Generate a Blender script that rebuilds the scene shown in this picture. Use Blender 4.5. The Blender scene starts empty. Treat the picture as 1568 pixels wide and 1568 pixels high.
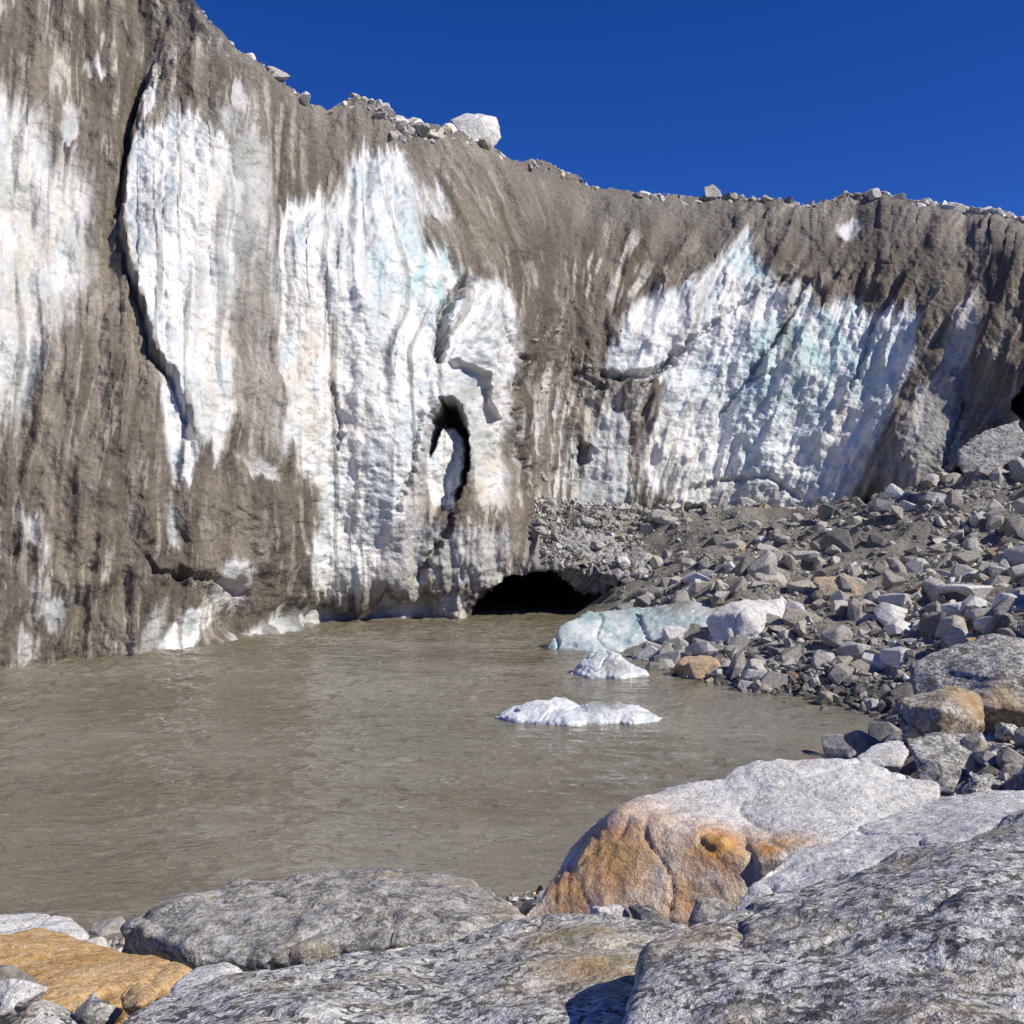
import bpy, bmesh, math, random
import numpy as np
from mathutils import Vector
random.seed(7); rng=np.random.default_rng(7)
F=1568.0; H=5.0; C=784.0
scene=bpy.context.scene
def P(px,py,Y): return ((px-C)/F*Y, Y, H-(py-C)/F*Y)
# ---------------- noise ----------------
perm=rng.permutation(256); perm=np.concatenate([perm,perm,perm])
g3=rng.normal(size=(256,3)); g3/=np.linalg.norm(g3,axis=1)[:,None]
ang=rng.random(256)*2*np.pi; g2=np.stack([np.cos(ang),np.sin(ang)],1)
def n2(x,y,seed=0):
    x=np.asarray(x,float)+seed*17.31; y=np.asarray(y,float)+seed*9.77
    xi=np.floor(x).astype(int); yi=np.floor(y).astype(int); xf=x-xi; yf=y-yi
    u=xf*xf*xf*(xf*(xf*6-15)+10); v=yf*yf*yf*(yf*(yf*6-15)+10)
    def g(ix,iy,dx,dy):
        h=perm[perm[ix&255]+(iy&255)]; return g2[h,0]*dx+g2[h,1]*dy
    a=g(xi,yi,xf,yf); b=g(xi+1,yi,xf-1,yf); c=g(xi,yi+1,xf,yf-1); d=g(xi+1,yi+1,xf-1,yf-1)
    return 1.5*((a*(1-u)+b*u)*(1-v)+(c*(1-u)+d*u)*v)
def f2(x,y,o=4,seed=0,r=0.5):
    s=0;a=1;t=0
    for i in range(o):
        s=s+a*n2(x*2**i,y*2**i,seed+i*3); t+=a; a*=r
    return s/t*1.3
def n3(p,seed=0):
    p=p+seed*13.17
    i=np.floor(p).astype(int); f=p-i; w=f*f*f*(f*(f*6-15)+10)
    out=0
    for dx in (0,1):
        for dy in (0,1):
            for dz in (0,1):
                h=perm[perm[perm[(i[:,0]+dx)&255]+((i[:,1]+dy)&255)]+((i[:,2]+dz)&255)]
                g=g3[h]; d=g[:,0]*(f[:,0]-dx)+g[:,1]*(f[:,1]-dy)+g[:,2]*(f[:,2]-dz)
                out=out+d*(w[:,0] if dx else 1-w[:,0])*(w[:,1] if dy else 1-w[:,1])*(w[:,2] if dz else 1-w[:,2])
    return out*1.5
def f3(p,o=4,seed=0,r=0.5,ridge=False):
    s=0;a=1;t=0
    for k in range(o):
        v=n3(p*2**k,seed+k)
        if ridge: v=1-2*np.abs(v)
        s=s+a*v; t+=a; a*=r
    return s/t
def ss(a,b,x):
    t=np.clip((x-a)/(b-a),0,1); return t*t*(3-2*t)
def mix(a,b,t): return a*(1-t[...,None])+np.asarray(b)*t[...,None]
def segdist(S,T,pts,closed=False):
    d=np.full(S.shape,1e9); n=len(pts)
    for i in range(n if closed else n-1):
        x1,y1=pts[i]; x2,y2=pts[(i+1)%n]
        dx,dy=x2-x1,y2-y1; L=dx*dx+dy*dy+1e-9
        k=np.clip(((S-x1)*dx+(T-y1)*dy)/L,0,1)
        d=np.minimum(d,(S-x1-k*dx)**2+(T-y1-k*dy)**2)
    return np.sqrt(d)
def sdf(S,T,pts):
    xs=[p[0] for p in pts]; ys=[p[1] for p in pts]; m=90
    out=np.full(S.shape,-100.0)
    b=(S>min(xs)-m)&(S<max(xs)+m)&(T>min(ys)-m)&(T<max(ys)+m)
    s=S[b]; t=T[b]; ins=np.zeros(s.shape,bool); n=len(pts)
    for i in range(n):
        x1,y1=pts[i]; x2,y2=pts[(i+1)%n]
        if y1!=y2: ins^=((y1>t)!=(y2>t))&(s<(x2-x1)*(t-y1)/(y2-y1)+x1)
    d=segdist(s,t,pts,True); out[b]=np.where(ins,d,-d); return out
# ---------------- mesh helpers ----------------
def mesh_arrays(name,V,Fc,mat,smooth=True,col=None,extra=None):
    me=bpy.data.meshes.new(name); V=np.asarray(V,np.float32); Fc=np.asarray(Fc,np.int32); k=Fc.shape[1]
    me.vertices.add(len(V)); me.vertices.foreach_set("co",V.ravel())
    me.loops.add(Fc.size); me.loops.foreach_set("vertex_index",Fc.ravel())
    me.polygons.add(len(Fc)); me.polygons.foreach_set("loop_start",np.arange(0,Fc.size,k,dtype=np.int32))
    me.polygons.foreach_set("loop_total",np.full(len(Fc),k,np.int32))
    me.polygons.foreach_set("use_smooth",np.full(len(Fc),smooth,bool))
    if col is not None:
        a=me.attributes.new("Col",'FLOAT_COLOR','POINT')
        c=np.ones((len(V),4),np.float32); c[:,:3]=col; a.data.foreach_set("color",c.ravel())
    if extra:
        for n,v in extra.items():
            a=me.attributes.new(n,'FLOAT','POINT'); a.data.foreach_set("value",np.asarray(v,np.float32).ravel())
    me.update(calc_edges=True); me.validate()
    ob=bpy.data.objects.new(name,me); scene.collection.objects.link(ob); me.materials.append(mat); return ob
def gridfaces(nr,nc,flip=False):
    i=np.arange(nr*nc).reshape(nr,nc); a=i[:-1,:-1].ravel();b=i[:-1,1:].ravel();c=i[1:,1:].ravel();d=i[1:,:-1].ravel()
    return np.stack([a,d,c,b] if flip else [a,b,c,d],1)
# ---------------- node helpers ----------------
class M:
    def __init__(s,name):
        s.m=bpy.data.materials.new(name); s.m.use_nodes=True; s.t=s.m.node_tree; s.N=s.t.nodes; s.L=s.t.links
        s.b=s.N['Principled BSDF']; s.tc=s.N.new('ShaderNodeTexCoord').outputs['Object']
    def lk(s,a,b): s.L.new(a,b)
    def mapv(s,sc,loc=(0,0,0),rot=(0,0,0)):
        n=s.N.new('ShaderNodeMapping'); n.inputs['Scale'].default_value=sc; n.inputs['Location'].default_value=loc; n.inputs['Rotation'].default_value=rot
        s.lk(s.tc,n.inputs['Vector']); return n.outputs[0]
    def noise(s,scale,detail=4,rough=.55,vec=None,dist=0):
        n=s.N.new('ShaderNodeTexNoise'); n.inputs['Scale'].default_value=scale; n.inputs['Detail'].default_value=detail
        n.inputs['Roughness'].default_value=rough; n.inputs['Distortion'].default_value=dist
        s.lk(vec or s.tc,n.inputs['Vector']); return n.outputs['Fac']
    def rng(s,x,a,b,c=0,d=1):
        n=s.N.new('ShaderNodeMapRange'); n.interpolation_type='SMOOTHSTEP'
        for i,v in zip((1,2,3,4),(a,b,c,d)): n.inputs[i].default_value=v
        s.lk(x,n.inputs[0]); return n.outputs[0]
    def math(s,op,a,b=None):
        n=s.N.new('ShaderNodeMath'); n.operation=op
        for i,v in enumerate((a,b)):
            if v is None: continue
            if isinstance(v,(int,float)): n.inputs[i].default_value=v
            else: s.lk(v,n.inputs[i])
        return n.outputs[0]
    def mix(s,f,a,b,mode='MIX'):
        n=s.N.new('ShaderNodeMix'); n.data_type='RGBA'; n.blend_type=mode
        if isinstance(f,(int,float)): n.inputs[0].default_value=f
        else: s.lk(f,n.inputs[0])
        for k,v in ((6,a),(7,b)):
            if isinstance(v,tuple): n.inputs[k].default_value=(*v,1)
            else: s.lk(v,n.inputs[k])
        return n.outputs[2]
    def attr(s,name,out='Color'):
        n=s.N.new('ShaderNodeAttribute'); n.attribute_name=name; return n.outputs[out]
    def bump(s,h,strength,dist,prev=None):
        n=s.N.new('ShaderNodeBump'); n.inputs['Strength'].default_value=strength; n.inputs['Distance'].default_value=dist
        s.lk(h,n.inputs['Height'])
        if prev: s.lk(prev,n.inputs['Normal'])
        return n.outputs[0]
    def out(s,col,rough,nrm=None,spec=.3):
        s.lk(col,s.b.inputs['Base Color'])
        if isinstance(rough,(int,float)): s.b.inputs['Roughness'].default_value=rough
        else: s.lk(rough,s.b.inputs['Roughness'])
        s.b.inputs['Specular IOR Level'].default_value=spec
        if nrm: s.lk(nrm,s.b.inputs['Normal'])
        return s.m
def grey(m,x):
    n=m.N.new('ShaderNodeCombineColor')
    for i in range(3): m.lk(x,n.inputs[i])
    return n.outputs[0]
m=M('glacier_ice_and_mud'); col=m.attr('Col'); ice=m.attr('ice','Fac')
v2=m.rng(m.noise(6,5,.7),.3,.7,.76,1.24)
one=m.math('ADD',m.math('MULTIPLY',m.math('SUBTRACT',v2,1.0),m.rng(ice,0,1,1,.2)),1.0)
c2=m.mix(1.0,col,grey(m,one),'MULTIPLY')
hh=m.math('MULTIPLY',m.noise(2.2,5,.6),m.rng(ice,0,1,1,.7))
MW=m.out(c2,m.rng(ice,0,1,.95,.34),m.bump(hh,.8,.32),.3)
def stone_mat(name):
    m=M(name); col=m.attr('Col'); v=m.rng(m.noise(11,5,.72),.3,.7,.62,1.35)
    return m.out(m.mix(1.0,col,grey(m,v),'MULTIPLY'),.9,m.bump(m.noise(12,4,.7),.6,.05),.2)
MS=stone_mat('rubble_stone')
def rock_mat(name,base,light,dark,speck=28,darkamt=.8,lightamt=.8,stain=(.55,.30,.10),band=0,bandrot=(0,0,0),bump=1.0,white=(.62,.61,.58),warm=.35):
    m=M(name)
    c=m.mix(m.rng(m.noise(1.4,6,.65),.38,.62),base,light)
    if band:
        wv=m.mapv((1,1,4.5),rot=bandrot)
        bn=m.noise(3.4,6,.66,vec=wv,dist=1.0)
        c=m.mix(m.math('MULTIPLY',m.rng(bn,.50,.56),band),c,dark)
        c=m.mix(m.math('MULTIPLY',m.rng(bn,.44,.38),band),c,white)
    wn=m.N.new('ShaderNodeTexNoise'); wn.inputs['Scale'].default_value=speck*.7; wn.inputs['Detail'].default_value=2; m.lk(m.tc,wn.inputs['Vector'])
    vm=m.N.new('ShaderNodeVectorMath'); vm.operation='MULTIPLY_ADD'; m.lk(wn.outputs['Color'],vm.inputs[0]); vm.inputs[1].default_value=(1.5/speck,)*3; m.lk(m.tc,vm.inputs[2])
    vo=m.N.new('ShaderNodeTexVoronoi'); vo.inputs['Scale'].default_value=speck; m.lk(vm.outputs[0],vo.inputs['Vector'])
    sp=m.N.new('ShaderNodeSeparateColor'); m.lk(vo.outputs['Color'],sp.inputs[0])
    reg=m.math('MULTIPLY',m.math('SUBTRACT',m.noise(speck*.16,4,.65),.5),2.2)
    g=m.math('ADD',sp.outputs[0],reg)
    c=m.mix(m.math('MULTIPLY',m.rng(g,.30,.18),darkamt),c,dark)
    c=m.mix(m.math('MULTIPLY',m.rng(g,.60,.74),lightamt),c,white)
    wr=m.rng(m.noise(2.3,5,.7,vec=m.mapv((1,1,1),(9,2,4))),.5,.66)
    c=m.mix(m.math('MULTIPLY',wr,warm),c,(.50,.40,.26))
    st=m.attr('stain','Fac'); sn=m.rng(m.noise(3.5,5,.65),.26,.52,.15,1)
    c=m.mix(m.math('MULTIPLY',st,sn),c,m.mix(m.rng(m.noise(5,3),.4,.6),stain,tuple(x*y for x,y in zip(stain,(1.15,1.4,1.7)))))
    c=m.mix(1.0,c,grey(m,m.rng(m.noise(speck*3,3,.7),.3,.7,.68,1.32)),'MULTIPLY')
    hh=m.math('ADD',m.noise(5,7,.66),m.math('MULTIPLY',sp.outputs[0],.05))
    return m.out(c,.85,m.bump(hh,.9,.11*bump),.25)
RG=rock_mat('granite_speckled',(.33,.325,.305),(.48,.465,.43),(.06,.06,.06),speck=50,darkamt=.85,lightamt=.9,stain=(.42,.29,.14),white=(.70,.69,.65),bump=.9,warm=.45)
RC=rock_mat('gneiss_banded',(.31,.30,.27),(.44,.41,.36),(.12,.115,.11),speck=40,darkamt=.5,lightamt=.5,band=.75,bandrot=(.5,.3,.2),stain=(.45,.33,.2),warm=.5)
RW=rock_mat('pale_granite',(.66,.64,.60),(.78,.76,.72),(.22,.21,.20),speck=34,darkamt=.35,lightamt=.5,stain=(.60,.28,.07),white=(.84,.83,.80),warm=.22)
RO=rock_mat('ochre_stone',(.60,.36,.12),(.64,.43,.20),(.33,.17,.06),speck=32,darkamt=.4,lightamt=.25,white=(.72,.62,.48),warm=0)
RD=rock_mat('grey_gneiss',(.24,.235,.22),(.38,.365,.335),(.07,.07,.07),speck=24,darkamt=.6,band=.45,stain=(.45,.27,.12),warm=.35)
# ---------------- ICE WALL ----------------
cols={-300:[(1080,29),(600,31),(-450,42)],
 0:[(1030,32.6),(600,35.5),(0,43),(-400,50)],
 200:[(1008,36),(700,38),(100,46),(-200,52)],
 330:[(995,38.5),(700,40),(60,48)],
 420:[(975,42.2),(900,42.6),(700,43),(130,51)],
 500:[(955,47.5),(880,46),(700,45.6),(400,48),(150,54)],
 580:[(955,48.6),(880,46.6),(700,46.2),(400,49),(150,55)],
 700:[(955,48.8),(850,48.2),(600,49),(400,52),(195,58)],
 780:[(955,49),(850,49),(750,51.5),(500,54),(230,61)],
 860:[(960,49),(868,49),(800,55),(740,57),(500,59),(255,65)],
 960:[(960,49.5),(885,50),(795,58),(500,60),(290,68)],
 1100:[(900,60),(780,60),(500,62),(380,65),(303,70)],
 1300:[(900,58.5),(780,58.5),(560,60),(400,64),(300,69)],
 1440:[(880,57),(740,56.5),(500,58.5),(380,62),(312,68)],
 1520:[(880,55),(700,55),(500,57),(380,61),(325,67)],
 1600:[(860,52),(600,53.5),(400,58),(340,65)],
 1900:[(860,44),(600,46),(420,52),(380,58)]}
crest=[(-300,-480),(0,-330),(200,-130),(290,-10),(320,35),(350,68),(385,95),(412,112),(425,122),(448,138),(470,160),(500,170),(525,158),(545,148),(565,155),(600,182),(640,196),(700,200),(760,230),(785,245),(820,243),(840,248),(880,268),(900,282),(960,294),(1000,300),(1100,305),(1200,310),(1240,318),(1290,300),(1330,294),(1375,306),(1400,312),(1500,330),(1568,345),(1900,420)]
base=[(-300,1085),(0,1034),(100,1018),(235,1006),(330,995),(420,978),(480,958),(545,955),(700,955),(960,960),(990,935),(1020,880),(1100,860),(1300,860),(1568,850),(1900,850)]
NC,NR=1050,640
sv=np.linspace(-300,1900,NC)
tc=np.interp(sv,[c[0] for c in crest],[c[1] for c in crest])+f2(sv/26,sv*0,4,5)*6
tb=np.interp(sv,[c[0] for c in base],[c[1] for c in base])+14
vq=np.linspace(0,1,NR)
S=np.repeat(sv[None],NR,0); T=tb[None]*(1-vq[:,None])+tc[None]*vq[:,None]
ks=sorted(cols); CY=np.zeros((len(ks),NR,NC))
for i,k in enumerate(ks):
    pr=sorted(cols[k]); CY[i]=np.interp(T,[p[0] for p in pr],[p[1] for p in pr])
idx=np.clip(np.searchsorted(ks,sv)-1,0,len(ks)-2); ka=np.array(ks,float)
fr=(sv-ka[idx])/(ka[idx+1]-ka[idx]); fr=np.clip(fr,0,1)
j=np.arange(NC); Y=CY[idx,:,j].T*(1-fr)+CY[idx+1,:,j].T*fr
def blur(A,r,ax):
    k=np.exp(-np.linspace(-2,2,2*r+1)**2); k/=k.sum()
    pad=[(0,0),(0,0)]; pad[ax]=(r,r); B=np.pad(A,pad,mode='edge')
    return np.apply_along_axis(lambda a:np.convolve(a,k,'valid'),ax,B)
Y=blur(blur(Y,14,1),12,0)
X=(S-C)/F*Y; Z=H-(T-C)/F*Y
B=np.stack([X,Y,Z],-1)
du=np.gradient(B,axis=1); dv=np.gradient(B,axis=0); Nn=np.cross(du,dv); Nn/=np.linalg.norm(Nn,axis=-1)[...,None]
if Nn[...,1].mean()>0: Nn=-Nn
Nn=Nn*np.array([.6,1,1]); Nn/=np.linalg.norm(Nn,axis=-1)[...,None]
lean=ss(760,1180,S)
q=S+lean*(T-600)*0.5
diag=ss(520,690,S)*(1-ss(740,900,S))*(1-ss(420,560,T)); q=q-diag*(T-330)*0.45
q=q+(1-ss(100,450,S))*ss(450,1000,T)*45-(1-ss(200,500,S))*(1-ss(0,300,T))*20+f2(S/200,T/200,2,31)*9+f2(S/70,T/90,2,32)*3
region_crum=ss(600,690,S)*(1-ss(900,1000,S))*ss(380,480,T)
cT=np.interp(S,sv,tc)
drip=f2(q/9,T/260,3,40)*36+f2(q/28,T/300,2,41)*32
Sw=S+f2(S/22,T/60,3,42)*14; Tw=T+drip
def mk(poly,w=9,warp=1.0):
    s=sdf(S+(Sw-S)*warp,T+(Tw-T)*warp,poly)+f2(S/8,T/22,3,44)*8*warp
    return ss(-w,w,s)
ICE=np.zeros(S.shape)
polys=[([(-300,100),(0,150),(50,180),(80,255),(130,290),(137,440),(105,480),(60,580),(0,660),(-300,660)],26,.85,1),
 ([(203,228),(240,200),(300,190),(345,225),(352,300),(350,420),(345,520),(350,640),(330,700),(306,690),(290,640),(262,588),(238,558),(226,500),(203,430),(192,350),(197,262)],7,1,.6),
 ([(425,320),(470,305),(520,300),(548,235),(622,225),(632,290),(650,380),(700,410),(775,455),(790,500),(785,575),(765,610),(735,590),(700,590),(665,620),(650,690),(622,740),(605,800),(590,860),(540,900),(470,905),(455,860),(490,790),(470,730),(430,690),(418,600),(413,430)],10,1,.7),
 ([(345,270),(412,290),(418,400),(418,620),(440,700),(400,690),(345,640),(345,420)],16,.55,1),
 ([(250,180),(400,230),(420,330),(340,300),(250,240)],18,.5,1),
 ([(244,590),(275,588),(290,650),(303,700),(292,742),(270,748),(256,690)],5,.95,.4),
 ([(358,698),(392,706),(420,722),(418,738),(385,728)],5,.9,.3),
 ([(232,1003),(262,955),(295,928),(338,918),(348,942),(318,962),(300,995)],5,1,.2),
 ([(330,1000),(392,958),(440,940),(480,930),(545,928),(630,905),(716,915),(712,965),(545,968),(480,975),(420,990),(340,1008)],8,.7,.4),
 ([(645,665),(690,652),(706,662),(703,735),(684,782),(656,776),(642,740)],4,1,.15),
 ([(600,800),(690,818),(765,815),(785,850),(770,885),(700,900),(560,900)],10,.6,.5),
 ([(650,560),(780,580),(772,700),(770,780),(720,780),(716,700),(700,640)],8,.85,.4),
 ([(600,740),(640,700),(645,790),(620,880),(590,880)],10,.5,.6),
 ([(926,572),(932,525),(985,462),(1070,440),(1108,395),(1145,365),(1168,420),(1200,452),(1232,440),(1245,485),(1312,472),(1335,488),(1405,485),(1398,545),(1372,610),(1345,680),(1318,735),(1290,770),(1225,780),(1150,800),(1060,780),(985,755),(975,690),(1005,640),(1015,585),(985,582)],9,1,.45),
 ([(1282,345),(1305,322),(1320,345),(1302,372)],5,.85,.3),
 ([(915,640),(952,635),(965,700),(945,790),(885,785),(890,740)],8,.7,.6),
 ([(1462,480),(1500,455),(1488,560),(1450,590),(1440,560)],9,.45,.9),
 ([(1400,600),(1430,590),(1405,690),(1388,680)],7,.5,.7),([(1330,720),(1420,600),(1480,580),(1460,700),(1400,770)],22,.3,1),
 ([(92,165),(122,178),(116,248),(92,245)],6,.7,.8),([(130,98),(152,92),(162,116),(134,118)],4,.8,.3),
 ([(335,140),(360,150),(378,205),(340,200)],8,.6,1),([(222,150),(244,138),(240,175),(222,195)],4,.9,.2),
 ([(30,780),(60,800),(70,870),(45,850)],6,.5,.8),([(50,890),(110,900),(90,950),(45,945)],8,.45,.8),([(250,770),(270,790),(275,850),(255,840)],6,.6,.5),
 ([(330,860),(385,862),(388,915),(350,940),(335,905)],7,.6,.4),([(15,1040),(25,960),(60,975),(55,1040)],8,.5,.6),([(200,1010),(235,930),(260,920),(250,960),(230,1008)],7,.35,.6),
 ([(640,280),(680,300),(690,340),(645,345)],8,.7,.6)]
for poly,w,a,wp in polys: ICE=np.maximum(ICE,mk(poly,w,wp)*a)
st=f2(q/16,T/420,3,50)
ICE*=1-0.55*ss(.2,.5,st)*(1-ss(1000,1100,S)*.5)
jit=f2(S/14,T/30,3,22)*5
for (x0,x1,t0,t1,a) in [(355,416,400,720,.65),(300,312,380,480,.45),(1195,1215,440,560,.6),(515,528,330,400,.5),(60,80,300,420,.4)]:
    ICE*=1-a*ss(x0-8,x0+10,S+jit)*(1-ss(x1-12,x1+8,S+jit))*ss(t0-40,t0+60,Tw)*(1-ss(t1-30,t1+40,T))
strp=ss(.05,.3,f2(q/9,T/130,3,53))*ss(770,800,S)*(1-ss(975,1010,S))*ss(560,640,T)*(1-ss(770,800,T)); ICE=np.maximum(ICE,strp*.6)
ICE=np.clip(ICE,0,1)
def gs(x,y,rx,ry): return np.exp(-((S-x)/rx)**2-((T-y)/ry)**2)
fm=.2+.8*ss(-.3,.4,f2(S/130,T/130,2,18))
flute=1-2*np.abs(f2(q/60,T/520,2,3)); flute2=f2(q/20,T/180,3,6)
D=0.75*f2(S/170,T/220,3,1)+0.45*flute*fm*(1-.2*ICE)+0.08*flute2*fm+0.2*f2(S/40,T/60,4,9)+0.035*f2(S/9,T/10,3,12)
D+=ICE*(.11*f2(S/24,T/15,3,13)+.14*f2(q/34,T/110,3,17))
D+=(1-ICE)*.06*f2(S/20,T/24,4,19,.6)
D+=(1-ICE)*.10*ss(.05,.2,f2(S/55,T/70,3,20))
hollow=gs(690,680,70,110)
D+=region_crum*(1-.8*hollow)*(0.28*(1-2*np.abs(f2(S/45,T/80,4,14)))+0.1*f2(S/14,T/20,3,15))
right=ss(900,960,S)*(1-ss(1380,1430,S))*ss(380,450,T)*(1-ss(760,800,T))
D+=right*(0.3*(1-2*np.abs(f2((q)/42,(T-0.4*S)/130,4,16)))+.22*(1-2*np.abs(f2((S+T*.6)/60,(T-S*.8)/110,3,21))))
cre=[(245,60),(228,130),(206,195),(196,260),(188,350),(201,430),(226,500),(236,560),(268,592),(290,650),(303,730)]
xs=np.interp(T,[p[1] for p in cre],[p[0] for p in cre])-4; side=(S+jit)-xs
tw=ss(60,160,T)*(1-ss(600,730,T))
D+=.75*tw*ss(-4,4,side)*np.clip(1-np.maximum(side,0)/330,0,1)
D-=tw*0.6*np.exp(-((side+4)/4)**2)*(.5+.5*ss(-.2,.2,f2(S*0,T/40,2,23)))
cracks=[([(715,430),(684,465),(673,505),(672,550)],7,1.1),
 ([(925,577),(985,579),(1012,568),(1028,545)],5,.8),([(1150,572),(1178,540),(1200,505),(1232,440)],4,.5),
 ([(520,345),(513,420)],5,.35),([(505,600),(520,650),(518,690)],4,.35),
 ([(222,850),(235,880),(330,886),(388,908)],4,.3),([(686,790),(680,815),(655,850),(640,880)],5,.6),([(600,780),(625,720),(640,640)],4,.4),
 ([(840,520),(870,470)],4,.3),([(1100,640),(1140,590),(1180,575)],3,.3),([(1340,500),(1300,600)],3,.25),([(760,480),(795,560),(785,640),(800,720)],4,.4),([(1475,610),(1445,720)],5,.5),
 ([(880,575),(930,600),(960,660),(965,700)],4,.22),([(975,600),(1060,520),(1200,430)],3,.35),([(1060,752),(1100,738),(1180,732),(1225,762)],4,.35)]
crackm=np.zeros(S.shape)
jx=f2(S/10,T/12,3,24)*6
for pts,w,dp in cracks:
    d=segdist(S+jx,T+jx*.6,pts); e=np.exp(-(d/w)**2); D-=dp*e; crackm=np.maximum(crackm,e*min(1,dp*1.2))
for (sx,tx,rx,ry,am) in [(585,700,70,230,.9),(250,420,60,200,.3),(470,520,50,220,.6),(735,500,50,70,1.0),(1180,560,150,130,.6),(720,860,70,50,.5),(130,700,120,200,.5),(380,800,110,90,.7),(1420,720,60,90,.6),(930,700,40,90,.6)]:
    D+=am*gs(sx,tx,rx,ry)
under=[(-300,960),(0,935),(130,905),(230,882),(330,888),(390,908),(470,925),(545,930),(620,905),(715,912)]
ub=np.interp(S,[p[0] for p in under],[p[1] for p in under])+f2(S/45,T*0,4,27)*30
D-=(.12+.45*ss(.0,.35,f2(S/80,S*0,2,28)))*ss(-16,16,T-ub)*(1-ss(700,760,S))
rimd=T-np.interp(S,sv,tb)
D+=(.15+.5*ss(-.1,.3,f2(S/50,S*0,2,2)))*ss(-45,-14,rimd+f2(S/20,T/20,2,29)*8)*(1-ss(690,720,S))*ss(200,300,S)
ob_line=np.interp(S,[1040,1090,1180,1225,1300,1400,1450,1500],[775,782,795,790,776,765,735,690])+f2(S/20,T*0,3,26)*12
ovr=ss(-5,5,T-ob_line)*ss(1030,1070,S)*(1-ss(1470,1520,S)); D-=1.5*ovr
edge=ss(0,30,T-cT)
D*=0.4+0.6*edge
V=B+Nn*D[...,None]
cj=f2(S/18,T/18,3,33)*6
cave=[(708,990),(716,938),(738,905),(772,884),(830,876),(900,874),(942,886),(958,905),(930,935),(905,960),(880,990)]
def hole(poly,depth,w=7,k=1):
    s=sdf(S+cj*k,T+cj*k,poly); return depth*ss(-1,w,s)+np.clip(s,0,40)/40*depth*.5,s
h1,s1=hole(cave,7,9)
h2,s2=hole([(650,650),(668,612),(690,606),(705,622),(716,650),(714,700),(700,760),(686,785),(660,790),(640,760),(640,700)],1.5,6,.8)
h3,s3=hole([(655,640),(672,612),(694,612),(705,645),(716,655),(712,720),(690,780),(688,760),(704,715),(704,668),(692,652),(668,655),(650,700),(645,690)],1.8,4,.5)
h4,s4=hole([(1552,600),(1585,575),(1640,580),(1640,640),(1570,645),(1548,625)],3,8)
h5,s5=hole([(680,560),(700,555),(745,578),(745,610),(765,645),(740,655),(712,620),(685,600)],.9,10,.6)
h6,s6=hole([(890,680),(903,682),(902,705),(888,722),(880,700)],1.0,5)
for h in (h1,h2,h3,h4,h5,h6): V[...,1]+=h
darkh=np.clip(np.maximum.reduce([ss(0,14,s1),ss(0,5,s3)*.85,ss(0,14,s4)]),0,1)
# ---- colour ----
mudA=np.array([.118,.098,.075]); mudB=np.array([.225,.193,.150])
tone=ss(-.4,.4,f2(S/90,T/150,4,60)*.55+f2(q/24,T/330,4,61)*.75)
col=mix(np.broadcast_to(mudA,S.shape+(3,)),mudB,tone)
reg=ss(-.25,.25,f2(S/110,T/110,3,62))
ls=ss(.12,.32,f2(q/14,T/120,3,63))*reg; ls2=ss(.18,.42,f2(q/6,T/70,3,64))*ss(-.1,.3,f2(S/70,T/60,2,65)); dk=ss(.1,.4,f2(q/18,T/300,3,68))
upL=(1-ss(350,480,S))*(1-ss(350,450,T)); midR=ss(820,900,S)*(1-ss(1050,1150,S))*ss(300,360,T)*(1-ss(560,640,T)); lowL=(1-ss(500,560,S))*ss(860,900,T)
amt=.38+.35*upL+.45*midR+.4*region_crum+.35*lowL
col=mix(col,(.52,.475,.40),np.clip(ls*amt*1.25,0,1)); col=mix(col,(.40,.365,.31),np.clip(ls2*amt*.9,0,1)); col=mix(col,(.09,.073,.055),dk*.42)
up=(1-ss(15,100,T-cT+f2(S/40,T/40,3,66)*40))
col=mix(col,(.22,.203,.175),up*.5); col*= (1+.3*f2(S/4,T/4,2,67)*up)[...,None]
icec=mix(np.broadcast_to(np.array([.81,.80,.77]),S.shape+(3,)),(.57,.625,.62),ss(-.15,.35,f2(S/45,T/80,4,70)))
bl=np.clip(gs(1260,540,110,70)+gs(1140,400,40,40)+gs(670,430,45,50)*1.2+gs(1160,590,80,60)*.5+gs(600,390,70,90)*.35+gs(1200,700,80,60)*.4+gs(690,720,14,60)*.8,0,1)*ss(-.4,.3,f2(S/25,T/35,3,71))
icec=mix(icec,(.46,.63,.62),bl)
bg=np.clip(gs(470,580,60,160)+gs(340,600,40,130)+gs(560,640,40,120)*.4+gs(745,740,60,80)+gs(640,900,120,50)+gs(1010,700,60,80)*.6+gs(1300,700,60,80)*.6+gs(740,500,60,80)*.3+gs(30,400,140,200)*.7+gs(330,300,80,90)*.5,0,1)*ss(-.5,.2,f2(S/30,T/60,3,72))
icec=mix(icec,(.64,.565,.435),bg*.8)
gr=np.clip(gs(1140,768,100,30)+gs(720,860,70,40)+gs(725,600,45,30)+gs(50,580,120,80)*.7+gs(560,910,110,30)*.7,0,1)
icec=mix(icec,(.36,.375,.355),gr*.8*ss(-.5,.3,f2(S/60,T/9,3,73)))
dirt=ss(.05,.45,f2(q/14,T/140,4,74)); icec=mix(icec,(.47,.43,.36),dirt*.36)
dirt2=ss(.12,.4,f2(S/9,T/14,4,75)); icec=mix(icec,(.50,.475,.42),dirt2*.3)
lay=ss(.2,.45,f2((S)/120,(T+S*.12)/6,3,76)); layR=np.clip(gs(735,840,110,90)+gs(1150,765,110,25)+gs(640,920,150,30),0,1)
icec=mix(icec,(.24,.215,.18),lay*layR*.7)
col=mix(col,icec,ICE)
wet=ss(-26,-6,rimd)*(1-ICE*.7); col*=(1-.45*wet)[...,None]
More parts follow.
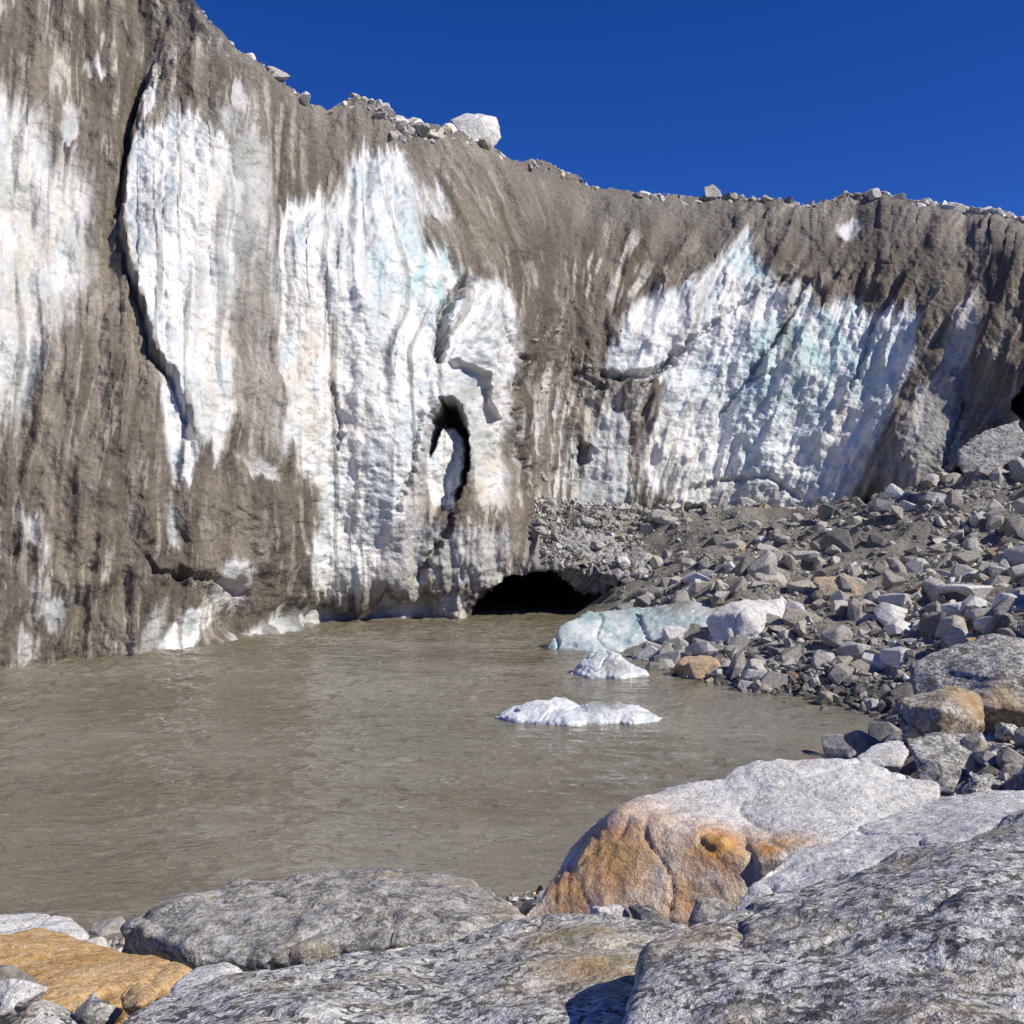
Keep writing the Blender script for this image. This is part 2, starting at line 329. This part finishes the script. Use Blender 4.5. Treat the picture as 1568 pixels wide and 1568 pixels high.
below_ub=ss(-5,40,T-ub)*(1-ss(700,760,S)); col*=(1-.15*below_ub*(1-ICE))[...,None]  # mud slightly darker below the undercut line
col=mix(col,(.13,.11,.09),np.clip(crackm*.5,0,1))
ramp=ss(790,830,S)*(1-ss(990,1040,S))*ss(-12,10,T-795)*(1-ss(0,10,s1+6)); col=mix(col,(.27,.25,.215),ramp*.9); ICE*=1-ramp
col=mix(col,(.10,.09,.075),ovr*.8)  # shade of the gap under the ice painted into the recess colour
col=mix(col,(.035,.032,.028),darkh)  # cave and holes: dark mud, deepened with shade painted into the colour
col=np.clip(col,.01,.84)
ext=[]; extc=[]
last=V[-1]
for dy,dz in [(.4,0.02),(1,-.05),(2,-.15),(4,-.3),(7,-.6),(12,-1.2),(25,-2),(60,-4),(140,-9),(260,-22)]:
    r=last.copy(); r[:,1]+=dy; r[:,0]+=dy*(sv-C)/F; r[:,2]+=dz+.25*f2(sv/15,sv*0+dy,3,80)*min(1,dy); ext.append(r)
    extc.append(np.broadcast_to(np.array([.2,.185,.165]),(NC,3))*(1+.3*f2(sv/6,sv*0+dy,3,81))[:,None])
VV=np.concatenate([V,np.array(ext)],0); CC=np.concatenate([col,np.array(extc)],0); II=np.concatenate([ICE,np.zeros((len(ext),NC))],0)
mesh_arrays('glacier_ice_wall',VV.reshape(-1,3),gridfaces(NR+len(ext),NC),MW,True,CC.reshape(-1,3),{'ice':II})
# ---------------- GROUND ----------------
def G(px,Yv,z): return ((px-C)/F*Yv,Yv,z)
gp=[G(930,40,0),G(905,45,-.1),G(960,36.3,0),G(1040,31.9,0),G(1090,30,0),G(1200,28,0),G(1370,25,0),G(1345,21,0),G(1200,19,0),G(1000,16.5,0),G(860,14.3,0),G(800,12.6,0),G(400,12.2,0),G(180,11.8,0),G(0,12.2,0),G(-300,12,0),
 G(700,46,-1.5),G(600,40,-1.5),G(700,30,-1.5),G(900,27,-1.3),G(1100,24.5,-.7),G(900,20,-1.3),G(500,17,-1.4),G(200,17,-1.4),G(0,25,-1.6),G(-300,20,-1.6),G(300,35,-1.5),G(850,36,-1),G(1200,24,-.6),
 G(850,55,-1.2),G(800,60,-1.2),G(700,55,-1.5),G(300,60,-2),G(-200,50,-2),
 G(985,42,1.0),G(980,49,1.8),G(1050,42,1.9),G(1100,50,3.0),G(1000,57,4.6),G(1200,60,4.5),G(1400,57,5.2),G(1470,55,6.8),G(1568,52,7.8),G(1300,40,2.0),G(1400,33,1.5),G(1568,28,2.1),G(1500,42,3.5),G(1250,33,.9),G(1120,35,.6),G(1450,20,.9),G(1568,16,1.3),G(1500,12,1.6),
 G(1900,40,6),G(1900,20,3),G(1900,10,3),G(784,8,1.0),G(400,8,.8),G(0,8,1.1),G(784,5,2.2),G(200,5,2.0),G(1400,8,1.5),G(784,2,3.0),(0,-6,3.4),(-6,2,2.9),(8,2,3.2),(-14,6,2.5),(12,-8,3.4),(-12,-8,3.4),(40,60,8),(45,20,7),(-40,10,1.5)]
gp=np.array(gp)
def phi(d): return np.where(d>0,d*d*np.log(d+1e-9),0)
nG=len(gp); dd=np.linalg.norm(gp[:,None,:2]-gp[None,:,:2],axis=-1)
A=np.zeros((nG+3,nG+3)); A[:nG,:nG]=phi(dd)+np.eye(nG)*1.5; A[:nG,nG]=1; A[:nG,nG+1:]=gp[:,:2]; A[nG:,:nG]=A[:nG,nG:].T
wts=np.linalg.solve(A,np.concatenate([gp[:,2],[0,0,0]]))
def gh(x,y):
    x=np.asarray(x,float); y=np.asarray(y,float); sh=x.shape; x=x.ravel(); y=y.ravel(); o=np.zeros(len(x))
    for a in range(nG): o+=wts[a]*phi(np.hypot(x-gp[a,0],y-gp[a,1]))
    o+=wts[nG]+wts[nG+1]*x+wts[nG+2]*y
    o=np.clip(o,-2.2,8.5)
    land=ss(.5,3,o)
    return (o+.14*f2(x/1.6,y/1.6,4,90)+.9*f2(x/6,y/5,3,91)*land+.5*(1-2*np.abs(f2(x/4,y/3,3,92)))*ss(.2,1,o)-.2*ss(.2,1,o)).reshape(sh)
gx,gy=np.meshgrid(np.linspace(-45,50,560),np.linspace(-15,75,520))
gz=gh(gx,gy)
m=M('moraine_ground'); c=m.mix(m.rng(m.noise(.6,6,.65),.35,.65),(.20,.176,.14),(.32,.29,.24))
c=m.mix(m.rng(m.noise(13,4,.7),.5,.6),c,(.38,.355,.31)); c=m.mix(m.rng(m.noise(8,4,.7,vec=m.mapv((1,1,1),(5,5,5))),.56,.66),c,(.10,.092,.08))
MG=m.out(c,.95,m.bump(m.noise(4,6,.75),.9,.25),.15)
ring=np.stack([gx,gy,gz],-1).reshape(-1,3); fcs=gridfaces(520,560)
idxs=np.arange(520*560).reshape(520,560)
bd=np.concatenate([idxs[0,:],idxs[1:,-1],idxs[-1,-2::-1],idxs[-2:0,0][::1]])
bp=ring[bd]; outp=bp.copy(); ctr=np.array([2,30]); outp[:,:2]=(bp[:,:2]-ctr)*60+ctr; outp[:,2]=-3
nb=len(bd); ov=np.arange(nb)+len(ring); nx=np.roll(np.arange(nb),-1)
sk=np.stack([bd,ov,ov[nx],bd[nx]],1)
mesh_arrays('ground',np.concatenate([ring,outp]),np.concatenate([fcs,sk]),MG,True)
# ---------------- WATER ----------------
m=M('silty_meltwater')
v=m.mapv((.55,1,1)); c=m.mix(m.rng(m.noise(.12,3,.6,vec=v),.35,.65),(.160,.137,.090),(.225,.202,.148))
stv=m.mapv((.4,1.3,1),rot=(0,0,.12)); c=m.mix(m.rng(m.noise(1.1,5,.66,vec=stv,dist=.8),.54,.70,0,.5),c,(.32,.30,.245))
foam=m.math('MULTIPLY',m.rng(m.noise(6,4,.7,vec=stv),.63,.71),m.rng(m.noise(.5,3),.47,.6)); c=m.mix(m.math('MULTIPLY',foam,.75),c,(.58,.57,.54))
wv=m.mapv((.55,1.2,1),rot=(0,0,.15))
hh=m.math('ADD',m.noise(1.1,3,.55,vec=wv,dist=.8),m.math('MULTIPLY',m.noise(4.0,3,.6,vec=wv,dist=.8),.35))
m.b.inputs['IOR'].default_value=1.33
MWa=m.out(c,.05,m.bump(hh,1.0,.17),1.0)
nx_,ny_=800,900
wx,wy=np.meshgrid(np.linspace(-34,20,nx_),8+70*np.linspace(0,1,ny_)**1.6)
wx2=wx+.5*f2(wx/2,wy/2,2,99); wy2=wy+.15*wx+.3*f2(wx/2.5,wy/2,2,94)
patch=.35+.65*ss(-.25,.35,f2(wx/5,wy/4,2,93))
wz=(.065*(1-2*np.abs(f2(wx2/1.3,wy2/.65,3,95)))*patch+.05*f2(wx/3.2,wy/2.2,2,96))-.03
wz+=.14*np.exp(-((wy-(46))/5)**2)*f2(wx/1.0,wy/.7,3,97)+.14*np.exp(-((wx+16)/6)**2)*f2(wx/.8,wy/.6,3,98)
mesh_arrays('meltwater_river',np.stack([wx,wy,wz],-1).reshape(-1,3),gridfaces(ny_,nx_),MWa,True)
# ---------------- BOULDERS ----------------
def hull_mesh(plist):
    bm=bmesh.new()
    for pts in plist:
        vs=[bm.verts.new(p) for p in pts]
        r=bmesh.ops.convex_hull(bm,input=vs)
        dv=[g for g in r['geom_interior'] if isinstance(g,bmesh.types.BMVert)]
        if dv: bmesh.ops.delete(bm,geom=dv,context='VERTS')
    me=bpy.data.meshes.new('tmp'); bm.to_mesh(me); bm.free(); return me
def boulder(name,plist,mat,vox=.04,smooth=6,amp=.05,freq=1.2,stain=None,ridge=.4,allstain=0,seed=0,ledge=0,big=1.0,hi=.25,facet=1.5,crack=.8):
    me=hull_mesh(plist); ob=bpy.data.objects.new('tmp',me); scene.collection.objects.link(ob)
    r=ob.modifiers.new('r','REMESH'); r.mode='VOXEL'; r.voxel_size=vox; r.use_smooth_shade=True
    sm=ob.modifiers.new('s','SMOOTH'); sm.factor=.5; sm.iterations=smooth
    dg=bpy.context.evaluated_depsgraph_get(); me2=bpy.data.meshes.new_from_object(ob.evaluated_get(dg))
    bpy.data.objects.remove(ob); n=len(me2.vertices)
    co=np.zeros(n*3,np.float32); me2.vertices.foreach_get('co',co); co=co.reshape(-1,3).astype(float)
    nr=np.zeros(n*3,np.float32); me2.vertices.foreach_get('normal',nr); nr=nr.reshape(-1,3)
    p=co*freq
    fa=f3(p*.9,2,seed+30)*5; fl=np.floor(fa); fq=(fl+ss(.0,.25,fa-fl))/5
    d=amp*(big*f3(p*.7,3,seed+1)*1.6+ridge*f3(p*1.5,3,seed+5,ridge=True)*.7+fq*facet)+amp*hi*f3(p*6,3,seed+9,r=.6)
    if ledge: 
        hh=co[:,2]*6+f3(p*.8,3,seed+12)*2.5; d+=ledge*(np.abs((hh%1)-.5)*2)**3
    ck=np.abs(f3(p*.5,3,seed+20)); d-=amp*crack*np.exp(-(ck/.012)**2)
    co=co+nr*d[:,None]; me2.vertices.foreach_set('co',co.astype(np.float32).ravel())
    st=np.full(n,float(allstain))
    if stain:
        for (c0,rad,a) in stain:
            st=np.maximum(st,a*np.exp(-(np.linalg.norm(co-np.array(c0),axis=1)/rad)**2))
    at=me2.attributes.new('stain','FLOAT','POINT'); at.data.foreach_set('value',st.astype(np.float32))
    me2.update(); me2.materials.clear(); me2.materials.append(mat); me2.name=name
    o=bpy.data.objects.new(name,me2); scene.collection.objects.link(o); return o
def PL(l): return [P(*a) for a in l]
boulder('granite_boulder',[PL([(1000,1462,3.0),(1090,1415,3.2),(1190,1398,3.4),(1300,1360,3.6),(1440,1288,3.9),(1568,1252,4.0),(1750,1230,4.0),(960,1600,2.3),(1000,1700,1.9),(1400,1650,1.7),(1800,1600,1.7),(1700,1430,2.5),(1350,1470,2.65),(1000,2100,3),(1700,2000,3.8),(1500,2600,2)])],RG,.015,3,.07,1.5,seed=1,stain=[(P(1050,1500,2.9),.22,.6),(P(1300,1480,2.8),.2,.4)],hi=.22,ridge=.2,facet=.5,crack=.25)
boulder('granite_boulder',[PL([(170,1585,3.2),(250,1532,3.6),(400,1488,4.0),(520,1448,4.2),(600,1438,4.4),(750,1426,4.5),(880,1415,4.5),(1050,1420,4.3),(100,1700,2.6),(500,1620,2.7),(900,1600,2.6),(1050,1600,2.7),(200,2200,3.5),(900,2200,4),(1000,2500,2.5)])],RG,.018,3,.07,1.4,seed=2,stain=[(P(930,1490,3.4),.28,1),(P(880,1450,4),.28,.8)],hi=.25,ridge=.25,facet=.7,crack=.3)
boulder('gneiss_boulder',[PL([(240,1392,9.2),(380,1347,9.6),(560,1331,9.9),(680,1333,9.9),(755,1360,9.5),(800,1395,9.0),(192,1415,8.6),(300,1470,7.9),(420,1470,7.7),(600,1445,7.8),(790,1430,8.2),(190,1520,9),(400,1600,8.3),(790,1560,8.8),(240,1500,10.5),(700,1500,10.3)])],RC,.035,4,.07,.9,seed=3,ledge=.035,hi=.35)
boulder('pale_granite_boulder',[
 PL([(800,1400,8.7),(862,1338,8.9),(872,1300,9.2),(958,1235,9.7),(1050,1198,10),(1108,1190,10.1),(1200,1200,10),(950,1250,9.0),(1105,1290,8.4),(1145,1318,8.2),(805,1425,8.6),(930,1425,8.35),(1100,1400,8.1),(1200,1400,8.1),(850,1500,8.7),(1150,1550,8.4)]),
 PL([(1108,1182,10.2),(1160,1166,10.4),(1310,1162,10.4),(1440,1198,9.9),(1132,1250,9.2),(1158,1318,8.1),(1300,1300,8.0),(1440,1260,8.6),(1170,1400,8.1),(1300,1400,8),(1300,1500,8.5),(1440,1450,9.5),(1150,1400,9.5)]),
 PL([(1120,1385,6.7),(1150,1345,6.9),(1200,1312,7.2),(1330,1268,7.8),(1440,1217,9),(1568,1217,9),(1700,1220,9),(1568,1262,7),(1400,1330,6.5),(1250,1390,6.3),(1130,1420,6.4),(1150,1600,6.6),(1600,1600,6.6),(1650,1500,8.5)])],RW,.026,1,.06,1.0,seed=44,
 stain=[(P(950,1330,8.8),.6,1),(P(870,1370,8.7),.45,.9),(P(1100,1300,8.4),.38,1),(P(1185,1290,8.2),.28,1),(P(1060,1370,8.2),.35,.8),(P(850,1400,8.6),.3,.8)],ridge=.4,hi=.35,facet=.9,crack=.4)
boulder('ochre_boulder',[PL([(-60,1440,6.5),(60,1428,6.9),(150,1445,6.8),(240,1465,6.5),(292,1490,6.2),(240,1518,5.8),(180,1545,5.5),(-60,1550,5.4),(-60,1700,6),(240,1640,6.2)])],RO,.025,4,.04,1.0,seed=5)
boulder('grey_boulder',[PL([(-40,1402,8.6),(50,1393,8.8),(110,1400,8.7),(138,1432,8.3),(60,1440,8),(-40,1440,8),(-40,1520,8.4),(120,1510,8.5)])],RW,.03,4,.04,1.2,seed=6)
boulder('pale_boulder',[PL([(270,1500,5.2),(300,1482,5.4),(345,1470,5.5),(372,1485,5.4),(340,1500,5.0),(250,1530,4.8),(300,1560,5.1),(370,1520,5.3)])],RW,.02,4,.02,2,seed=7)
boulder('ochre_cobble',[PL([(182,1525,4.4),(200,1505,4.5),(235,1508,4.5),(246,1525,4.4),(220,1545,4.2),(185,1545,4.2),(215,1570,4.4),(215,1540,4.1)])],RO,.012,8,.01,3,seed=8)
boulder('grey_boulder',[PL([(1395,1020,18),(1450,992,18.3),(1515,975,18.5),(1600,985,18.5),(1640,1050,17),(1560,1010,17),(1500,1082,16.5),(1600,1095,16.3),(1400,1062,17.5),(1430,1120,18),(1640,1120,18)])],RD,.045,1,.09,.8,seed=9,ridge=.7,stain=[(P(1540,1080,16.5),.4,.6)])
boulder('ochre_boulder',[PL([(1372,1075,15.5),(1400,1066,15.8),(1468,1045,16),(1498,1068,15.6),(1510,1112,15.2),(1440,1132,14.8),(1380,1132,15),(1440,1085,14.7),(1420,1180,15.3),(1500,1150,15.6)])],RD,.03,1,.06,1.3,seed=10,stain=[(P(1480,1075,15.4),.45,1),(P(1420,1100,15),.4,.5)])
boulder('grey_boulder',[PL([(1385,1130,13.5),(1450,1122,13.8),(1545,1120,13.8),(1562,1150,13.4),(1555,1195,13),(1480,1198,12.8),(1410,1170,13),(1440,1240,13.4),(1550,1230,13.6)])],RD,.03,1,.05,1.3,seed=11,ridge=.6)
boulder('pale_boulder',[PL([(1310,1160,14.6),(1335,1140,14.9),(1378,1130,15),(1392,1150,14.6),(1380,1172,14.2),(1320,1175,14.3),(1350,1210,14.8)])],RW,.03,2,.03,1.5,seed=12)
boulder('pale_boulder',[PL([(1086,950,35.2),(1118,925,35.8),(1198,917,36.2),(1214,975,35.2),(1180,1002,34.2),(1130,1012,34.4),(1090,1002,34.6),(1140,942,34.4),(1150,1040,36)])],RW,.06,0,.12,.6,seed=13,ridge=.7)
boulder('grey_boulder',[PL([(1240,885,39),(1290,876,39.5),(1330,890,39),(1320,915,38.4),(1260,915,38.5),(1290,930,39.5)])],RD,.08,1,.08,.7,seed=14,allstain=.5)
boulder('grey_boulder',[PL([(1465,690,50),(1510,655,50.5),(1560,640,50.5),(1575,690,49),(1530,720,48.5),(1470,725,49),(1520,745,50)])],RD,.1,1,.15,.5,seed=15)
boulder('pale_boulder',[PL([(690,186,59.5),(712,176,60.5),(758,182,60.5),(766,210,60),(752,230,59.6),(722,224,58.6),(705,205,58.4),(735,185,58.6),(740,240,61)])],RW,.08,0,.16,.5,seed=16)
boulder('pale_boulder',[PL([(1076,285,69.5),(1090,281,70),(1104,290,70),(1106,302,69.5),(1080,302,69),(1090,310,70.5)])],RC,.08,1,.08,.7,seed=17)
boulder('debris_ledge',[PL([(955,918,43.5),(1000,903,44.5),(1100,897,45),(1205,898,45),(1215,930,43),(1120,940,42),(1000,940,42.4),(960,935,43),(1000,985,43.5),(1200,985,43.5)])],RD,.1,0,.25,.7,seed=70,ridge=.9,hi=.7)
boulder('debris_ledge',[PL([(815,835,51.2),(850,815,52.5),(930,826,52.5),(990,855,51.5),(985,880,50.2),(930,880,49.4),(870,866,49.4),(900,905,51.5)])],RD,.08,0,.32,.9,seed=71,ridge=1.3,hi=.9)
for k,(px,py,Yv,w) in enumerate([(1545,870,38,1.8),(1030,975,36.4,1.1),(1000,1005,35.5,.7),(1110,1015,31.5,.5),(1220,905,40,.9),(1380,965,32,1.0),(1500,940,30,1.1),(1540,1120,13.6,.35),(1440,1190,11.8,.5),(1200,965,36,.7),(1330,930,36,1.3),(1510,1215,11,.5),(985,1420,6.6,.35),(930,1412,6.7,.3),(1090,1400,6.2,.3),(80,1560,4.6,.3),(150,1555,4.3,.2),(20,1545,4.9,.35),(150,1535,4.6,.12),(1060,800,56,.8),(900,800,54,.9),(1420,800,50,1.6),(1500,790,47,1.9),(1350,770,56,1.4),(1250,792,56,.8),(1460,850,43,1.3),(1050,890,45,1),(1150,893,45.5,.8),(880,845,50,.8),(950,862,50,.9),(860,848,50,.6),(915,835,51,.8)]):
    x,y,z=P(px,py,Yv); r0=random.Random(k+50)
    pts=[]
    for _ in range(12):
        v=Vector((r0.gauss(0,1),r0.gauss(0,1),r0.gauss(0,1))).normalized(); pts.append((x+v.x*w*.55,y+v.y*w*.5,z+v.z*w*.38))
    boulder('boulder',[pts],[RD,RW,RC,RG][k%4],max(.012,w*.035),1,w*.05,1/w,seed=30+k)
# ---------------- ICE FLOES ----------------
m=M('floating_ice'); c=m.mix(m.rng(m.noise(1.6,5,.65),.4,.62),(.80,.81,.80),(.50,.57,.58))
sd=m.attr('stain','Fac'); c=m.mix(m.math('MULTIPLY',sd,m.rng(m.noise(3,4,.6),.3,.6,.6,1)),c,(.20,.185,.16))
MI=m.out(c,.25,m.bump(m.noise(4,5,.6),.5,.08),.5)
m=M('teal_ice'); c=m.mix(m.rng(m.noise(1.0,6,.7),.40,.60),(.33,.44,.43),(.62,.66,.64))
sd=m.attr('stain','Fac'); c=m.mix(m.math('MULTIPLY',sd,m.rng(m.noise(2,5,.6),.3,.6,.6,1)),c,(.26,.235,.195))
MT=m.out(c,.25,m.bump(m.noise(2.5,5,.6),.6,.15),.5)
def floe(Yb,base_pts,top_pts):
    r=[]
    for px,dy in base_pts:
        x,y,_=G(px,Yb+dy,0); r+=[(x,y,.03),(x+(x-G(880,Yb,0)[0])*.04,y,-.3)]
    return r+[G(px,Yb+dy,z) for px,dy,z in top_pts]
boulder('ice_floe',[floe(24.9,[(757,0),(790,-.5),(870,-.9),(915,-.5),(925,.3),(880,.8),(800,.7)],[(800,.1,.22),(822,.3,.40),(850,.4,.42),(872,.2,.27),(895,0,.18)]),
 floe(24.9,[(860,-.5),(915,-.7),(985,-.5),(1007,0),(960,.6),(900,.7)],[(895,.4,.27),(915,.4,.36),(945,.3,.30),(970,.1,.16)]),
 floe(24.9,[(930,-.3),(960,-.8),(992,-.7),(1014,-.2),(975,.2)],[(960,-.3,.15),(990,-.3,.13)])],MI,.035,0,.07,1.6,seed=60,stain=[(G(928,25.2,.3),.5,1)],ridge=.8,hi=.4)
boulder('ice_floe',[floe(31.6,[(874,0),(900,-.6),(950,-.8),(992,-.1),(960,.7),(900,.6)],[(892,0,.28),(908,.2,.62),(935,.2,.66),(955,.1,.48),(975,0,.18)])],MI,.045,0,.1,1.2,seed=61,stain=[(G(945,31.3,.35),.45,.9)],ridge=.8,hi=.4)
boulder('teal_ice_block',[PL([(836,992,37.2),(862,965,37.8),(900,936,39),(980,930,39.5),(1012,935,39.5),(1010,965,37.9),(980,998,36.8),(900,1002,36.6),(850,1005,36.9),(940,1030,38)]),
  PL([(975,930,39),(1050,922,39),(1112,926,38.5),(1108,955,37.3),(1065,992,36.4),(1000,990,36.8),(1060,1030,37.5)])],MT,.06,1,.2,.5,seed=62,stain=[(P(1040,922,38.8),.9,1),(P(940,930,39.3),.7,.6),(P(1100,930,38.4),.7,.9)],ledge=.03,facet=.9)
# ---------------- RUBBLE ----------------
protos=[]
for k in range(26):
    bm=bmesh.new(); n=random.choice([9,11,13,16,20]); sc=(1,random.uniform(.65,1),random.uniform(.45,.85))
    for _ in range(n):
        v=Vector((random.gauss(0,1),random.gauss(0,1),random.gauss(0,1))).normalized()*random.uniform(.85,1.1); bm.verts.new((v.x*sc[0],v.y*sc[1],v.z*sc[2]))
    r=bmesh.ops.convex_hull(bm,input=bm.verts[:]); dl=[g for g in r['geom_interior'] if isinstance(g,bmesh.types.BMVert)]
    if dl: bmesh.ops.delete(bm,geom=dl,context='VERTS')
    bmesh.ops.bevel(bm,geom=bm.edges[:],offset=.07,segments=1,affect='EDGES',clamp_overlap=True)
    bmesh.ops.triangulate(bm,faces=bm.faces[:]); bm.verts.ensure_lookup_table(); bm.verts.index_update()
    protos.append((np.array([v.co[:] for v in bm.verts]),np.array([[v.index for v in f.verts] for f in bm.faces]))); bm.free()
def scatter(name,pos,size,colfn,mat=MS):
    Vs=[];Fs=[];Cs=[];off=0
    for i in range(len(pos)):
        v,f=protos[rng.integers(len(protos))]
        Q=rng.normal(size=4); Q/=np.linalg.norm(Q); w,x,y,z=Q
        R=np.array([[1-2*(y*y+z*z),2*(x*y-z*w),2*(x*z+y*w)],[2*(x*y+z*w),1-2*(x*x+z*z),2*(y*z-x*w)],[2*(x*z-y*w),2*(y*z+x*w),1-2*(x*x+y*y)]])
        if rng.random()<.6:
            a=rng.random()*6.28; R=np.array([[math.cos(a),-math.sin(a),0],[math.sin(a),math.cos(a),0],[0,0,1.]])@(np.eye(3)+rng.normal(size=(3,3))*.18)
        Vs.append((v@R.T)*size[i]+pos[i]); Fs.append(f+off); off+=len(v); Cs.append(np.broadcast_to(colfn(i),(len(v),3)))
    return mesh_arrays(name,np.concatenate(Vs),np.concatenate(Fs),mat,False,np.concatenate(Cs))
pal=np.array([[.39,.37,.33],[.29,.27,.24],[.47,.45,.41],[.61,.595,.56],[.17,.158,.142],[.32,.29,.24],[.43,.395,.33],[.48,.36,.22],[.25,.245,.235]])
pw=np.array([.22,.18,.15,.09,.1,.13,.09,.02,.02]); pw/=pw.sum()
def rc(i): return pal[rng.choice(len(pal),p=pw)]*rng.uniform(.8,1.15)
n=150000; px=rng.uniform(940,1800,n); Yv=rng.uniform(19,61,n); x=(px-C)/F*Yv; z=gh(x,Yv)
bare=ss(42,47,Yv)*(1-ss(1380,1470,px))
dens=(ss(-.3,.25,f2(x/2.5,Yv/2.5,3,101))*.8+.2)*(1-.3*bare)
keep=(z>-.05)&(rng.random(n)<dens)&(rng.random(n)<np.clip(Yv/45,.45,1))&~((px<1115)&(Yv<38.5)&(Yv>35.5)); x,Yv,z,bare=x[keep][:56000],Yv[keep][:56000],z[keep][:56000],bare[keep][:56000]
sz=np.clip(.024*(1-rng.random(len(x)))**-.62,.024,.6)*(1-.2*bare)
big=rng.random(len(x))<.0022; sz[big]=rng.uniform(.45,.95,big.sum())
scatter('moraine_rubble',np.stack([x,Yv,z+sz*.12],1),sz,rc)
n=6000; tt=rng.random(n); shp=np.array([[5.0,32.2],[7.4,28],[9.3,25],[9.2,22],[8,19]]); 
sx=np.interp(tt,[0,.35,.65,.8,1],shp[:,0])+np.abs(rng.normal(size=n))*1.6-.2; sy=np.interp(tt,[0,.35,.65,.8,1],shp[:,1])+rng.normal(size=n)*1.0
sz=np.clip(.04*(1-rng.random(n))**-.5,.04,.26); zz=np.maximum(gh(sx,sy),-.15)
scatter('shore_stones',np.stack([sx,sy,zz+sz*.2],1),sz,lambda i: rc(i)*(.4 if zz[i]<.35 else .8))
def wij(s,t):
    jc=np.clip(((s+300)/2200*(NC-1)).round().astype(int),0,NC-1); v=(t-tb[jc])/(tc[jc]-tb[jc]); return np.clip((v*(NR-1)).round().astype(int),0,NR-1),jc
def onwall(s,t): return V[wij(s,t)]
n=3600; s_=rng.uniform(805,1040,n); t_=rng.uniform(768,888,n); k=(t_>775+np.abs(s_-850)*.05)&(sdf(s_,t_,cave)<-4)&(t_<800+(s_-790)*1.6); pp=onwall(s_[k],t_[k]); sz=np.clip(.055*(1-rng.random(len(pp)))**-.5,.055,.42)
pp[:,2]+=np.exp(-((pp[:,0]-3.4)/2.5)**2)*.4*rng.random(len(pp))
scatter('cave_roof_rubble',pp,sz,rc)
segs=[(375,415,90,.16),(425,470,90,.14),(515,560,90,.14),(565,690,1100,.23),(640,770,220,.2),(820,920,300,.12),(990,1250,1000,.17),(1265,1370,700,.15),(1400,1640,2600,.22),(300,1600,3200,.085)]
cp=[];cs=[]
for a,b_,n,s0 in segs:
    s_=rng.uniform(a,b_,n); jc=np.clip(((s_+300)/2200*(NC-1)).round().astype(int),0,NC-1)
    p0=VV[NR-1,jc].copy(); back=rng.random(n)*3.5-.8; p0[:,1]+=np.maximum(back,0); p0[:,2]+=-np.maximum(-back,0)*1.2+np.where(s0>.16,rng.random(n)*.55,0)*np.maximum(back,0)*.6
    cp.append(p0); cs.append(np.clip(s0*.5*(1-rng.random(n))**-.45,.05,.7))
scatter('ridge_rubble',np.concatenate(cp),np.concatenate(cs),lambda i: rc(i)*1.35)
n=900; s_=np.concatenate([rng.normal(235,12,40),rng.uniform(980,1450,500),rng.uniform(640,960,360)]); t_=np.concatenate([rng.normal(128,8,40),rng.uniform(785,810,500)+0,rng.uniform(500,760,360)])
k=ICE[wij(s_,t_)]<.15; s_,t_=s_[k],t_[k]
scatter('ledge_stones',onwall(s_,t_),np.clip(.05*(1-rng.random(len(s_)))**-.45,.05,.3),rc)
n=11000; x=rng.uniform(-9,10,n); y=rng.uniform(2.5,14,n); z=gh(x,y); k=z>-.1; x,y,z=x[k],y[k],z[k]
sz=np.clip(.025*(1-rng.random(len(x)))**-.6,.025,.28); scatter('bank_gravel',np.stack([x,y,z+sz*.2],1),sz,lambda i: rc(i)*1.15)
# ---------------- LIGHT / SKY / CAMERA ----------------
sd=Vector((.74,-.34,.70)).normalized()
L=bpy.data.lights.new('sun','SUN'); L.energy=5.0; L.angle=math.radians(.5); L.color=(1,.94,.845)
lo=bpy.data.objects.new('sun',L); lo.rotation_euler=sd.to_track_quat('Z','Y').to_euler(); scene.collection.objects.link(lo)
w=bpy.data.worlds.new('World'); scene.world=w; w.use_nodes=True; nt=w.node_tree
sk=nt.nodes.new('ShaderNodeTexSky'); sk.sky_type='NISHITA'; sk.sun_disc=False; sk.sun_elevation=math.asin(sd.z); sk.sun_rotation=math.atan2(sd.x,sd.y)
sk.altitude=4000; sk.air_density=1.0; sk.dust_density=0.0; sk.ozone_density=5.0
hs=nt.nodes.new('ShaderNodeHueSaturation'); hs.inputs['Hue'].default_value=.52; hs.inputs['Saturation'].default_value=1.26; hs.inputs['Value'].default_value=1.28
nt.links.new(sk.outputs[0],hs.inputs['Color']); nt.links.new(hs.outputs[0],nt.nodes['Background'].inputs[0]); nt.nodes['Background'].inputs[1].default_value=.1
cam=bpy.data.cameras.new('camera'); cam.sensor_width=36; cam.lens=36; cam.clip_end=6000; cam.clip_start=.05
co=bpy.data.objects.new('camera',cam); co.location=(0,0,H); co.rotation_euler=(math.radians(90),0,0); scene.collection.objects.link(co); scene.camera=co
scene.view_settings.view_transform='Standard'; scene.view_settings.look='None'; scene.view_settings.exposure=0
print('done')
